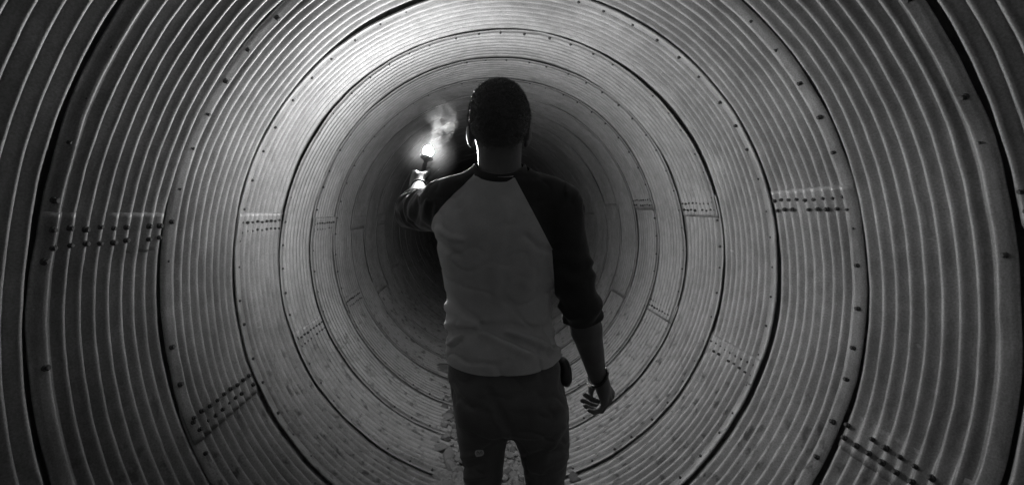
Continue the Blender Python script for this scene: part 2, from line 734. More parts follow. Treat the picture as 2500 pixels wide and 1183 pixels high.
def stone_geo(seed, sub=2, flat=.65):
    bm = bmesh.new()
    bmesh.ops.create_icosphere(bm, subdivisions=sub, radius=1)
    off = Vector((seed * 3.1, seed * 1.7, seed * .9))
    r = random.Random(seed)
    planes = [(Vector((r.gauss(0, 1), r.gauss(0, 1), r.gauss(0, 1))).normalized(), r.uniform(.55, .85)) for _ in range(7)]
    for v in bm.verts:
        d = v.co.normalized()
        m = 1.0
        for n, h in planes:
            c = d.dot(n)
            if c > 0:
                m = min(m, h / max(c, 1e-3))
        v.co = d * m * (1 + .12 * mnoise.noise(d * 2.2 + off) + .06 * mnoise.noise(d * 5 + off))
        v.co.z *= flat
    bm.normal_update()
    V = [v.co.copy() for v in bm.verts]
    Fc = [tuple(v.index for v in f.verts) for f in bm.faces]
    bm.free()
    return V, Fc


def bed_half(z):
    return RX * math.sqrt(max(0, 1 - ((z - ZC) / (RX * 1.03)) ** 2))


# loose pebbles: nobody could count them
protos = [stone_geo(s, 1, .7) for s in range(30, 42)]
pv, pf = [], []
for _ in range(5200):
    y = 1.2 + 7 * random.random() ** 1.6
    x = XC + random.gauss(0, .19)
    if abs(x - XC) > .47:
        continue
    r = random.uniform(.006, .023) * (1.15 if abs(x - XC) < .3 else .75)
    V, Fc = random.choice(protos)
    dx = abs(x - XC)
    wallz = ZC - RX * 1.03 * math.sqrt(1 - (dx / RX) ** 2) + .012
    z = max(wallz, .020) + r * .2
    mat = Matrix.Translation((x, y, z)) @ Matrix.Rotation(random.uniform(0, 6.28), 4, 'Z') @ Matrix.Rotation(random.uniform(-.6, .6), 4, 'X') @ Matrix.Diagonal((r, r * random.uniform(.7, 1.2), r, 1))
    b0 = len(pv)
    pv += [mat @ v for v in V]
    pf += [tuple(b0 + a for a in f) for f in Fc]
tag(mesh_obj('gravel', pv, pf, M_STONE, None, False), kind='stuff')

# stones big enough to count
big = [stone_geo(s, 3, .62) for s in range(60, 74)]
metas = []
for i, (V, Fc) in enumerate(big):
    me = bpy.data.meshes.new('stone')
    me.from_pydata(V, [], Fc)
    me.materials.append(M_STONE if i % 4 else M_STONE2)
    me.polygons.foreach_set('use_smooth', [i % 3 != 0] * len(me.polygons))
    metas.append(me)


def put_stone(px, py, size, label=None, i=None, grp='loose stones on the gravel bed'):
    d = (CAMZ - .02) * F / (py - VY)
    x = (px - VX) / F * d
    o = bpy.data.objects.new('stone', random.choice(metas) if i is None else metas[i])
    COL.objects.link(o)
    dx = abs(x - XC)
    wallz = ZC - RX * 1.03 * math.sqrt(max(0, 1 - (dx / RX) ** 2)) + .014
    o.location = (x, d, max(.022, wallz) + size * .28)
    o.rotation_euler = (random.uniform(-.35, .35), random.uniform(-.35, .35), random.uniform(0, 6.28))
    o.scale = (size, size * random.uniform(.75, 1.1), size * random.uniform(.8, 1.05))
    tag(o, label or 'loose grey stone bedded in the gravel strip round the legs of the man', 'stone', grp)
    return o


put_stone(1092, 1021, .040, 'rounded pale stone on the gravel, the uppermost large one left of the thigh', 1, None)
put_stone(1098, 1120, .052, 'largest pale stone at the left edge of the trousers below the knee print', 2, None)
put_stone(1075, 1100, .048, 'pale flat-topped stone at the outer left edge of the gravel', 5, None)
put_stone(1098, 1140, .040, 'squat grey stone just below the largest pale stone at the left leg', 6, None)
put_stone(1400, 1172, .045, 'dark rock beside the right calf at the bottom of the picture', 4, None)
put_stone(1253, 1168, .034, 'long stone lying between the two trouser legs', 9, None)
spots = []
for _ in range(900):
    py = random.uniform(935, 1240)
    d = (CAMZ - .02) * F / (py - VY)
    x = XC + random.gauss(0, .2)
    if abs(x - XC) > .40:
        continue
    px = VX + F * x / d
    if not ((1040 < px < 1140) or (1215 < px < 1290 and py > 1060) or (1380 < px < 1425)):
        continue
    if all((px - a) ** 2 + (py - b) ** 2 > 11 ** 2 for a, b in spots):
        spots.append((px, py))
    if len(spots) >= 95:
        break
for px, py in spots:
    put_stone(px, py, random.uniform(.016, .036))

# flat slab lying across the gravel beyond the man
bm = bmesh.new()
bmesh.ops.create_cube(bm, size=1)
bmesh.ops.subdivide_edges(bm, edges=bm.edges[:], cuts=7, use_grid_fill=True)
for v in bm.verts:
    c = v.co
    e = max(abs(c.x), abs(c.y)) * 2
    c.x *= .40 * (1 - .15 * abs(c.y) * 2 ** .5)
    c.y *= .17 * (1 - .25 * (abs(c.x) / .2) ** 3)
    c.z *= .034 * (1 - .35 * max(0, e - .75) * 4)
    c += Vector((mnoise.noise(c * 14), mnoise.noise(c * 14 + Vector((5, 0, 0))), mnoise.noise(c * 20) * .5)) * .012
slab = bm_obj('flat_slab', bm, M_STONE2)
slab.location = (-.235, 4.05, .066)
slab.rotation_euler = (.05, .06, -.12)
tag(slab, 'flat dark slab lying across the gravel beyond the left hip of the man', 'slab')

# ================================================================== PERSON
man = empty('person', (.09, 1.31, 0))
tag(man, 'man seen from behind in a grey raglan shirt, holding a burning flare out ahead', 'person')

SH_R = np.array((.213, 1.305, 1.464))
EL_R = P(1414, 735, 1.28)
WR_R = P(1458, 915, 1.38)
SH_L = np.array((-.105, 1.385, 1.468))
EL_L = P(1010, 514, 1.63)
WR_L = P(1024, 453, 1.86)
FIST = P(1027, 438, 1.94)
TIP = P(1045, 374, 1.995)
UAX = (TIP - FIST) / np.linalg.norm(TIP - FIST)


def row(py, L, R, ry, cy, yaw=-.12, d=1.30):
    s = F / d
    return (CAMZ - (py - VY) / s, ((L + R) / 2 - VX) / s, cy, (R - L) / 2 / s, ry, yaw)


TORSO = [row(452, 1120, 1330, .080, 1.335), row(480, 1080, 1366, .100, 1.335), row(520, 1064, 1362, .116, 1.335),
         row(560, 1058, 1354, .130, 1.335), row(600, 1062, 1350, .127, 1.334), row(640, 1072, 1349, .119, 1.33),
         row(700, 1082, 1345, .104, 1.332), row(745, 1088, 1341, .096, 1.332), row(790, 1089, 1345, .102, 1.325),
         row(830, 1089, 1357, .117, 1.312), row(870, 1087, 1372, .123, 1.308), row(900, 1086, 1377, .127, 1.306),
         row(945, 1086, 1379, .128, 1.305)]
HIPS = [row(800, 1114, 1332, .080, 1.315), row(850, 1106, 1345, .092, 1.312), row(885, 1092, 1370, .112, 1.31), row(935, 1094, 1380, .126, 1.305),
        row(965, 1104, 1384, .127, 1.302), row(1010, 1111, 1387, .118, 1.305)]


def leg_rows(pts, cys, rys):
    out = []
    for (py, L, R), cy, ry in zip(pts, cys, rys):
        out.append(row(py, L, R, ry, cy, 0))
    return out


LEG_L = leg_rows([(960, 1106, 1240), (1010, 1110, 1247), (1050, 1114, 1250), (1070, 1117, 1241), (1090, 1120, 1235), (1140, 1129, 1228), (1183, 1135, 1223), (1280, 1140, 1222), (1344, 1142, 1222),
                  (1450, 1138, 1216), (1600, 1142, 1206), (1740, 1146, 1204)],
                 [1.305, 1.307, 1.31, 1.311, 1.312, 1.315, 1.317, 1.325, 1.325, 1.315, 1.305, 1.30],
                 [.105, .100, .095, .092, .089, .083, .078, .072, .07, .066, .056, .055])
LEG_R = leg_rows([(960, 1240, 1384), (1010, 1242, 1387), (1050, 1241, 1387), (1070, 1252, 1387), (1090, 1262, 1387), (1120, 1270, 1384), (1150, 1277, 1379), (1183, 1283, 1378), (1280, 1290, 1376), (1344, 1294, 1374),
                  (1450, 1296, 1372), (1600, 1306, 1368), (1740, 1310, 1368)],
                 [1.30, 1.302, 1.305, 1.306, 1.307, 1.308, 1.31, 1.312, 1.32, 1.32, 1.31, 1.30, 1.295],
                 [.106, .101, .096, .093, .09, .086, .082, .078, .072, .07, .066, .056, .055])

HX = .0490


def head_prims(B, g=0.0, full=True):
    B.ell((HX, 1.312, 1.712), (.0775 + g, .098 + g, .091 + g), .012)
    B.ell((HX, 1.297, 1.678), (.071 + g, .080 + g, .075 + g), .03)
    B.cone((HX + .001, 1.300, 1.49), (HX + .001, 1.297, 1.60), .063 + g, .055 + g, .025)
    B.cone((HX + .001, 1.297, 1.60), (HX, 1.31, 1.66), .055 + g, .058 + g, .02)
    if not full:
        return
    B.ell((HX, 1.352, 1.640), (.058, .060, .072), .025)                     # jaw and cheeks
    B.ell((HX, 1.385, 1.592), (.026, .022, .018), .02)                      # chin
    B.cone((HX, 1.405, 1.700), (HX, 1.424, 1.658), .008, .013, .012)        # nose
    B.cone((HX - .014, 1.41, 1.655), (HX + .014, 1.41, 1.655), .009, .009, .008)
    for s in (-1, 1):
        B.ell((HX + s * .032, 1.402, 1.696), (.019, .012, .011), -.010)     # eye sockets
        B.cone((HX + s * .012, 1.400, 1.714), (HX + s * .048, 1.388, 1.716), .007, .007, .012)   # brow
        # ears
        ex = HX + s * .0775
        B.ell((ex + s * .002, 1.312, 1.657), (.0075, .019, .033), .004, ('Z', -s * .55))
        B.cone((ex + s * .006, 1.300, 1.688), (ex + s * .003, 1.300, 1.640), .0038, .0038, .004)
        B.ell((ex - s * .002, 1.316, 1.628), (.006, .009, .010), .006)
    B.cone((HX - .022, 1.404, 1.624), (HX + .022, 1.404, 1.624), .006, .006, .006)    # lips
    B.cone((HX - .018, 1.402, 1.615), (HX + .018, 1.402, 1.615), .0065, .0065, .005)


B = Field((-.36, 1.08, -.02), (.42, 2.04, 1.83), .0034)
head_prims(B)
# trunk and legs, kept inside the clothes
B.stack([(z, cx, cy, rx - .034, ry - .036, yw) for (z, cx, cy, rx, ry, yw) in TORSO], .02)
B.cone((HX, 1.30, 1.53), (SH_R + (-.03, .0, -.005)), .045, .045, .03)
B.cone((HX, 1.31, 1.53), (SH_L + (.03, .0, -.005)), .045, .045, .03)
for rows_, ax in ((LEG_L, -.005), (LEG_R, .19)):
    B.stack([(z, cx, cy, rx - .016, ry - .016, yw) for (z, cx, cy, rx, ry, yw) in rows_], .02)
for fx in (-.002, .185):
    B.chain([(fx, 1.30, .12), (fx, 1.30, .05), (fx - .005, 1.42, .035), (fx - .005, 1.49, .03)], [.034, .036, .034, .026], .02)
# arms
B.cone(SH_R, EL_R, .047, .040, .02)
B.cone(EL_R, EL_R + (WR_R - EL_R) * .35, .041, .0435, .01)
B.cone(EL_R + (WR_R - EL_R) * .35, WR_R, .0435, .0262, .01)
B.cone(SH_L, EL_L, .050, .041, .02)
B.cone(EL_L, EL_L + (WR_L - EL_L) * .35, .041, .042, .01)
B.cone(EL_L + (WR_L - EL_L) * .35, WR_L, .042, .0255, .01)
# right hand, hanging and half curled
fing = [
    [(1492, 958, 1.425), (1474, 984, 1.432), (1448, 976, 1.428), (1427, 962, 1.42)],
    [(1491, 966, 1.402), (1471, 995, 1.403), (1444, 988, 1.398), (1421, 976, 1.39)],
    [(1486, 975, 1.380), (1468, 1001, 1.376), (1446, 999, 1.368), (1428, 989, 1.36)],
    [(1476, 980, 1.360), (1462, 1000, 1.350), (1449, 1005, 1.342), (1437, 1000, 1.336)]]
fr = [(.0102, .0092, .0082, .0070), (.0104, .0094, .0084, .0072), (.0100, .0088, .0078, .0066), (.0090, .0080, .0070, .0060)]
for f_, r_ in zip(fing, fr):
    pts = [P(*a) for a in f_]
    B.cone(WR_R + (pts[0] - WR_R) * .15, pts[0], .0165, .0115, .010)
    B.chain(pts, r_, .003)
B.ell((WR_R + P(1484, 967, 1.393)) / 2 + (.0, .0, .002), (.019, .036, .036), .014)
th = [P(1455, 925, 1.41), P(1445, 944, 1.432), P(1441, 962, 1.436)]
B.cone(WR_R, th[0], .016, .014, .012)
B.chain(th, (.0135, .0105, .0085), .005)
# left hand, closed round the flare
ux = np.array(UAX)
for i, a in enumerate((.034, .012, -.010, -.031)):
    c = FIST + ux * a
    sx = (1, 1, .98, .9)[i]
    mcp = c + np.array((-.034, .012, .002)) * sx
    pip = c + np.array((-.010, .040, .0)) * sx
    dip = c + np.array((.024, .026, -.002)) * sx
    tip = c + np.array((.029, .000, -.003)) * sx
    B.cone(WR_L + (mcp - WR_L) * .12, mcp, .0155, .0118, .010)
    B.chain([mcp, pip, dip, tip], [.0112, .0098, .0088, .0075], .003)
B.ell(FIST + np.array((-.014, -.032, -.004)), (.020, .032, .040), .014)
tb = FIST + np.array((.010, -.038, .012))
B.cone(WR_L, tb, .017, .016, .012)
B.chain([tb, FIST + ux * .036 + np.array((.026, -.012, 0)), FIST + ux * .050 + np.array((.018, .020, 0)), FIST + ux * .050 + np.array((-.004, .034, 0))],
        [.015, .0112, .0098, .0082], .005)
V, Q = B.mesh()
V = smooth_verts(V, Q, 2, .4)
body = mesh_obj('body', V, Q, M_SKIN, man)
del B
# eyes
for s in (-1, 1):
    bm = bmesh.new()
    bmesh.ops.create_uvsphere(bm, u_segments=16, v_segments=10, radius=.0105)
    bmesh.ops.translate(bm, verts=bm.verts, vec=(HX + s * .031, 1.3855, 1.695))
    bm_obj('eye', bm, M_EYE, man)


def cut(bm, co, no, clear=True):
    """clear=True removes the side the normal points to."""
    g = bm.verts[:] + bm.edges[:] + bm.faces[:]
    bmesh.ops.bisect_plane(bm, geom=g, dist=1e-5, plane_co=Vector(co), plane_no=Vector(no), clear_outer=clear, clear_inner=False)


def to_bm(V, Q):
    me = bpy.data.meshes.new('tmp')
    me.from_pydata(V.tolist(), [], Q.tolist())
    bm = bmesh.new()
    bm.from_mesh(me)
    bpy.data.meshes.remove(me)
    return bm


# ---- hair
Hf = Field((HX - .11, 1.18, 1.55), (HX + .11, 1.44, 1.83), .003)
head_prims(Hf, .0035, False)
V, Q = Hf.mesh()
V = smooth_verts(V, Q, 3, .4)
n = normals(V, Q)
V = V + n * (.0022 * vnoise(V, (70, 70, 90)))[:, None]
bm = to_bm(V, Q)
cut(bm, (HX, 1.232, 1.6115), (0, .60, -.80))
cut(bm, (HX, 1.392, 1.75), (0, 1, -.25))
bm.normal_update()
hv, hf_ = [], []
samp = [v for v in bm.verts]
base_v = [v.co.copy() for v in bm.verts]
base_f = [tuple(v.index for v in f.verts) for f in bm.faces]
bm.verts.index_update()
base_f = [tuple(v.index for v in f.verts) for f in bm.faces]
hv = list(base_v)
hf_ = list(base_f)
neck = []
for q, qn in zip(V, n):
    dd = (q[1] - 1.232) * .60 + (q[2] - 1.6115) * -.80
    if 0 < dd < .035 and q[1] < 1.34:
        neck.append((Vector(q), Vector(qn), math.exp(-dd / .009)))
for it in range(19000):
    if it < 14500:
        v = random.choice(samp)
        vco, nn = v.co, v.normal
    else:
        vco, nn, pr_ = random.choice(neck)
        if random.random() > pr_:
            continue
    L = random.uniform(.0035, .0085) * (1.1 if vco.z > 1.68 else .55)
    tdir = (nn + Vector((random.gauss(0, .45), random.gauss(0, .45) + .25, random.gauss(0, .45) - .25))).normalized()
    sd = tdir.cross(Vector((random.gauss(0, 1), random.gauss(0, 1), random.gauss(0, 1)))).normalized() * .0005
    p = vco + Vector((random.gauss(0, .0012), random.gauss(0, .0012), random.gauss(0, .0012)))
    b0 = len(hv)
    hv += [p - sd, p + sd, p + tdir * L]
    hf_.append((b0, b0 + 1, b0 + 2))
bm.free()
mesh_obj('hair', hv, hf_, M_HAIR, man)

# ---- shirt
HS = .0042
T = Field((-.36, 1.10, .90), (.42, 1.86, 1.64), HS)
T.stack(TORSO, .02, 2.5)
T.cone((HX + .0, 1.312, 1.525), SH_R + (-.035, 0, .008), .050, .054, .05)
T.cone((HX + .0, 1.318, 1.525), SH_L + (.035, 0, .008), .050, .054, .05)
T.cone((HX, 1.302, 1.45), (HX, 1.302, 1.60), .080, .058, .03)
T.chain([(HX - .045, 1.306, 1.530), (-.080, 1.340, 1.486), (-.125, 1.380, 1.472)], [.036, .045, .050], .03)
T.chain([(HX + .045, 1.304, 1.530), (.180, 1.304, 1.484), (.232, 1.304, 1.452)], [.036, .045, .052], .03)
SLV = Field((-.36, 1.10, .90), (.42, 1.86, 1.64), HS)
SLV.cone(SH_R, EL_R, .060, .0535, .02)
SLV.cone(EL_R, EL_R + (WR_R - EL_R) * .40, .0535, .051, .01)
SLV.cone(SH_L, EL_L, .066, .060, .02)
SLV.cone(SH_L + (.01, -.03, -.03), EL_L + (.0, -.02, -.004), .062, .056, .02)
SLV.cone(EL_L, EL_L + (WR_L - EL_L) * .45, .060, .050, .01)
kk = .022
hh = np.clip(.5 + .5 * (T.f - SLV.f) / kk, 0, 1)
U = Field((-.36, 1.10, .90), (.42, 1.86, 1.64), HS)
U.f = (T.f * (1 - hh) + SLV.f * hh - kk * hh * (1 - hh)).astype(np.float32)
V, Q = U.mesh()
V = smooth_verts(V, Q, 4, .5)


def sample(fld, V):
    g = np.clip(((V - fld.lo) / fld.h).round().astype(int), 0, fld.n - 1)
    return fld.f[g[:, 0], g[:, 1], g[:, 2]]


dT, dS = sample(T, V), sample(SLV, V)
n = normals(V, Q)
is_s = dS < dT
back = np.clip((1.36 - V[:, 1]) / .05, 0, 1)
torso_w = (~is_s).astype(float)
# broad soft rumples, larger towards the waist
low = np.clip((1.32 - V[:, 2]) / .35, 0, 1)
nz = vnoise(V, (9, 9, 5), 1.0) * .0055 + vnoise(V, (16, 16, 26), 4.0) * .004 * low
cr = vnoise(V, (7, 7, 13), 11.0) + .5 * vnoise(V, (15, 15, 22), 12.0)
crease = np.clip(1 - np.abs(cr) * 5.5, 0, 1) ** 1.5
V = V + n * ((nz * 1.4 - .0075 * crease * (.2 + .8 * back)) * torso_w * (.40 + .60 * low))[:, None]
FOLD = [
    ([(1086, 722), (1130, 762), (1200, 806), (1290, 846), (1345, 868)], -.0075, 11),
    ([(1092, 746), (1140, 786), (1210, 824), (1290, 862)], .0065, 12),
    ([(1086, 812), (1130, 806), (1190, 800), (1250, 797), (1320, 812)], -.0070, 10),
    ([(1090, 795), (1130, 790), (1180, 785)], .0060, 11),
    ([(1240, 812), (1300, 826), (1360, 862)], .0060, 9),
    ([(1330, 800), (1352, 845), (1346, 870)], -.0060, 7),
    ([(1098, 845), (1112, 825), (1128, 818)], .0060, 6),
    ([(1104, 850), (1122, 832)], -.005, 5),
    ([(1345, 690), (1338, 760), (1352, 810)], .0050, 9),
    ([(1235, 500), (1222, 560), (1210, 650), (1215, 720)], .0035, 16),
    ([(1290, 520), (1300, 600), (1290, 690)], .0030, 18),
    ([(1120, 520), (1140, 600), (1135, 680)], -.0030, 20),
    ([(1070, 560), (1100, 580), (1130, 585)], .0040, 8),
    ([(1066, 590), (1095, 612), (1120, 625)], -.0040, 8),
    ([(1340, 610), (1310, 600), (1285, 575)], -.0040, 9),
]
V = folds(V, n, [(a, b * 2.5, c * .9) for a, b, c in FOLD], torso_w * back)
# sleeves: rings of bunched cloth
for (a, b, c) in ((SH_R, EL_R, WR_R), (SH_L, EL_L, WR_L)):
    ax = (c - b) / np.linalg.norm(c - b)
    ax0 = (b - a) / np.linalg.norm(b - a)
    fore = (V - b) @ ax
    t_up = (V - a) @ ax0
    rad = np.linalg.norm(V - b - fore[:, None] * ax, axis=1)
    sel = is_s & (np.linalg.norm(V - b, axis=1) < .20)
    w = np.exp(-((fore - .05) / .075) ** 2) * sel
    wob = vnoise(V, (14, 14, 14), 7.0)
    d = .0055 * np.sin(fore / .0075 + 5 * wob) * w
    seln = is_s & (np.linalg.norm(V - (a + b) / 2, axis=1) < .25)
    d += .0042 * vnoise(V, (24, 24, 12), 3.0) * seln
    d += .004 * np.sin(t_up / .011 + 6 * wob) * np.exp(-((t_up - .2) / .08) ** 2) * seln
    V = V + n * d[:, None]
# radiating creases over the raised shoulder, catching the flare
V = folds(V, n, [([(1152, 412), (1100, 440), (1056, 452)], .003, 5),
                 ([(1040, 470), (1022, 500), (1012, 540)], -.005, 5), ([(1052, 468), (1038, 505), (1030, 550)], .005, 6),
                 ([(1064, 470), (1052, 510), (1048, 556)], -.004, 6), ([(1024, 478), (1004, 508), (996, 545)], .005, 6),
                 ([(1385, 470), (1350, 486), (1320, 500)], .004, 7), ([(1395, 490), (1360, 515), (1335, 535)], -.004, 8)], is_s * 1.0)
bm = to_bm(V, Q)
# hem, neck hole, cuffs
zh = CAMZ - (882 - VY) / F * 1.30
cut(bm, (0.065, 1.305, zh), (.06, .0, -1))
cut(bm, (HX, 1.303, 1.566), (0, -.42, .907))
axR = (WR_R - EL_R) / np.linalg.norm(WR_R - EL_R)
axL = (WR_L - EL_L) / np.linalg.norm(WR_L - EL_L)


def cut_local(bm, co, no, centre, radius, clear):
    vs_ = [v for v in bm.verts if (v.co - Vector(centre)).length < radius]
    es = {e for v in vs_ for e in v.link_edges}
    fs_ = {f for v in vs_ for f in v.link_faces}
    vv = set(vs_) | {v for f in fs_ for v in f.verts}
    es |= {e for f in fs_ for e in f.edges}
    bmesh.ops.bisect_plane(bm, geom=list(vv) + list(es) + list(fs_), dist=1e-5, plane_co=Vector(co), plane_no=Vector(no), clear_outer=clear, clear_inner=False)


cR = EL_R + axR * .055
cL = EL_L + axL * .085
cut_local(bm, cR, axR, cR + axR * .06, .10, True)
cut_local(bm, cL, axL, cL + axL * .06, .10, True)
# raglan seams
pR = [P(1252, 424, 1.235), P(1342, 596, 1.285)]
nR = np.cross(pR[1] - pR[0], np.array((.08, 1, .0)))
nR /= np.linalg.norm(nR)
if nR[0] < 0:
    nR = -nR
pL = [P(1152, 420, 1.25), P(1057, 548, 1.335)]
nL = np.cross(pL[1] - pL[0], np.array((.55, 1, .0)))
nL /= np.linalg.norm(nL)
if nL[0] > 0:
    nL = -nL
ZPIT = 1.33
for p0, nn in ((pR[0], nR), (pL[0], nL)):
    fs_ = [f for f in bm.faces if f.calc_center_median().z > ZPIT]
    vv = {v for f in fs_ for v in f.verts}
    es = {e for f in fs_ for e in f.edges}
    bmesh.ops.bisect_plane(bm, geom=list(vv) + list(es) + fs_, dist=1e-5, plane_co=Vector(p0), plane_no=Vector(nn))
pA = P(1344, 598, 1.285)
nA = np.cross(P(1352, 690, 1.285) - pA, np.array((.05, 1, .0)))
nA /= np.linalg.norm(nA)
if nA[0] < 0:
    nA = -nA
fs_ = [f for f in bm.faces if 1.16 < f.calc_center_median().z <= ZPIT + .02 and f.calc_center_median().x > .15]
vv = {v for f in fs_ for v in f.verts}
es = {e for f in fs_ for e in f.edges}
bmesh.ops.bisect_plane(bm, geom=list(vv) + list(es) + fs_, dist=1e-5, plane_co=Vector(pA), plane_no=Vector(nA))
bm.faces.ensure_lookup_table()
cen = np.array([f.calc_center_median() for f in bm.faces])
side_R = (cen - pR[0]) @ nR > 0
side_L = (cen - pL[0]) @ nL > 0
cs = sample(SLV, cen) < sample(T, cen)
hi_ = cen[:, 2] > ZPIT + .01
kind = np.zeros(len(cen), int)
right_half = cen[:, 0] > .05
side_A = (cen - pA) @ nA > 0
mid_ = ~hi_ & (cen[:, 2] > 1.19)
kind[(hi_ & side_R) | (mid_ & right_half & side_A) | (~hi_ & ~mid_ & cs & right_half)] = 1
kind[(hi_ & side_L) | (~hi_ & cs & ~right_half)] = 2
for i, f in enumerate(bm.faces):
    f.material_index = int(kind[i])
for v in bm.verts:
    if v.co.z < 1.10 and v.co.x < .30:
        u_ = (v.co.x - .068) / .165
        if abs(u_) < 1.25:
            v.co.z += .022 * min(1.2, u_ * u_) * min(1, (1.10 - v.co.z) / .07)
bm.verts.index_update()
allv = np.array([v.co for v in bm.verts])
fl = [[v.index for v in f.verts] for f in bm.faces]
# hem boundary
hem_edges = [e for e in bm.edges if e.is_boundary and (e.verts[0].co.z < zh + .04)]
adj = {}
for e in hem_edges:
    a, b = e.verts[0].index, e.verts[1].index
    adj.setdefault(a, []).append(b)
    adj.setdefault(b, []).append(a)
hem_path = []
if adj:
    st = max(adj, key=lambda i: allv[i][0])
    cur, prev = st, None
    while True:
        hem_path.append(cur)
        nxt = [q for q in adj[cur] if q != prev]
        if not nxt or nxt[0] == st:
            break
        prev, cur = cur, nxt[0]
        if len(hem_path) > 5000:
            break
bm.free()


def sub_mesh(name, kid, mat, parent, thick):
    ids = [i for i in range(len(fl)) if kind[i] == kid]
    used = sorted({v for i in ids for v in fl[i]})
    mp = {v: j for j, v in enumerate(used)}
    o = mesh_obj(name, allv[used], [[mp[v] for v in fl[i]] for i in ids], mat, parent)
    if thick:
        md = o.modifiers.new('cloth', 'SOLIDIFY')
        md.thickness = thick
        md.offset = -1
    return o


shirt = sub_mesh('shirt', 0, M_SHIRT, man, 0)
sub_mesh('sleeve', 1, M_SLEEVE, shirt, .0025)
sub_mesh('sleeve', 2, M_SLEEVE, shirt, .0025)
if len(hem_path) > 20:
    hp = allv[hem_path][::3]
    hv_, hf2 = tube_geo(hp, .0026, 8, True)
    mesh_obj('hem', hv_, hf2, M_SHIRT, shirt)
# seam piping: stitched hem line above the edge is left to the cloth; collar band
cp = []
for i in range(64):
    a = 2 * PI * i / 64
    ca, sa = math.cos(a), math.sin(a)
    bk = max(0, -sa)
    z = 1.563 - .032 * bk ** 1.3 - .045 * max(0, sa)
    cp.append((HX + .001 + .0685 * ca, 1.303 + (.067 if sa < 0 else .072) * sa, z))
vs, fs = [], []
prof_c = [(-.004, -.013), (.0035, -.013), (.0055, -.005), (.0035, .007), (.000, .0095), (-.003, .007), (-.004, -.002)]
for i, p in enumerate(cp):
    a = 2 * PI * i / 64
    ca, sa = math.cos(a), math.sin(a)
    for (o_, z_) in prof_c:
        # the band leans in towards the neck at its top
        oo = o_ - .25 * (z_ + .013) + .006
        vs.append((p[0] + ca * oo, p[1] + sa * oo, p[2] + z_))
m = len(prof_c)
for i in range(64):
    for j in range(m):
        a, b = i * m + j, i * m + (j + 1) % m
        i2 = (i + 1) % 64
        fs.append((a, i2 * m + j, i2 * m + (j + 1) % m, b))
mesh_obj('collar', vs, fs, M_SLEEVE, shirt)
del T, SLV, U

# ---- trousers
TF = Field((-.14, 1.10, .03), (.33, 1.50, 1.16), .0042)
TF.stack(HIPS, .012, 2.4)
TF.stack(LEG_L, .008, 2.2)
TF.stack(LEG_R, .008, 2.2)
# seat
TF.ell((.020, 1.235, .93), (.075, .06, .085), .04)
TF.ell((.125, 1.235, .93), (.075, .06, .085), .04)
V, Q = TF.mesh()
V = smooth_verts(V, Q, 4, .5)
n = normals(V, Q)
crt = vnoise(V, (8, 8, 11), 21.0) + .5 * vnoise(V, (17, 17, 22), 22.0)
V = V + n * (-.0045 * np.clip(1 - np.abs(crt) * 5, 0, 1) ** 1.5 * np.clip((1.40 - V[:, 1]) / .08, .3, 1))[:, None]
V = V + n * (vnoise(V, (12, 12, 8), 2.0) * .005 + vnoise(V, (20, 20, 34), 5.0) * .0035 * np.clip((.85 - V[:, 2]) / .3, 0.15, 1))[:, None]
bk = np.clip((1.33 - V[:, 1]) / .05, 0, 1)
TFO = [([(1100, 940), (1112, 962), (1135, 985)], -.006, 8), ([(1240, 1040), (1215, 990), (1195, 955)], -.008, 10),
       ([(1200, 1000), (1222, 1040), (1240, 1060)], .005, 8), ([(1280, 1120), (1330, 1105), (1380, 1100)], -.006, 8),
       ([(1290, 1150), (1340, 1130), (1378, 1108)], .006, 9), ([(1130, 1115), (1160, 1110)], .004, 6), ([(1136, 1142), (1180, 1132)], -.005, 6),
       ([(1138, 1166), (1185, 1160)], .005, 6), ([(1375, 1040), (1340, 1100), (1320, 1150)], .005, 8), ([(1378, 900), (1372, 930), (1385, 960)], -.006, 7),
       ([(1260, 985), (1320, 1000), (1370, 990)], .004, 14), ([(1140, 990), (1185, 1005), (1215, 1010)], -.004, 10)]
V = folds(V, n, [(a, b * 1.5, c) for a, b, c in TFO], bk)
# folds round the lower legs
V = V + n * (.004 * np.sin(V[:, 2] / .013 + 4 * vnoise(V, (10, 10, 10), 9.)) * np.exp(-((V[:, 2] - .15) / .14) ** 2))[:, None]
bm = to_bm(V, Q)
cut(bm, (0, 1.3, 1.075), (0, 0, 1))
cut(bm, (0, 1.3, .075), (0, 0, -1))
trousers = bm_obj('trousers', bm, M_TROUSER, man)

# round print on the back of the left leg
bpy.context.view_layer.update()
dg = bpy.context.evaluated_depsgraph_get()
tgt = P(1170.5, 1104, 1.30)
dirv = Vector(tgt) - Vector((0, 0, CAMZ))
ok, loc, nrm, fi = trousers.ray_cast(trousers.matrix_world.inverted() @ Vector((0, 0, CAMZ)), dirv.normalized())
loc = trousers.matrix_world @ loc if ok else Vector(P(1170.5, 1104, 1.23))
if not ok:
    nrm = Vector((0, -1, 0))


def conform(pts, lift, org, nr):
    """points (u, v) laid on the trouser cloth."""
    zx = Vector((1, 0, 0))
    zx = (zx - nr * zx.dot(nr)).normalized()
    zy = nr.cross(zx)
    if zy.z < 0:
        zy = -zy
    out = []
    inv = trousers.matrix_world.inverted()
    for u, v in pts:
        q = org + zx * u + zy * v
        ok2, l2, n2, _ = trousers.ray_cast(inv @ (q + nr * .03), -nr)
        out.append((trousers.matrix_world @ l2 if ok2 else q) + nr * lift)
    return out


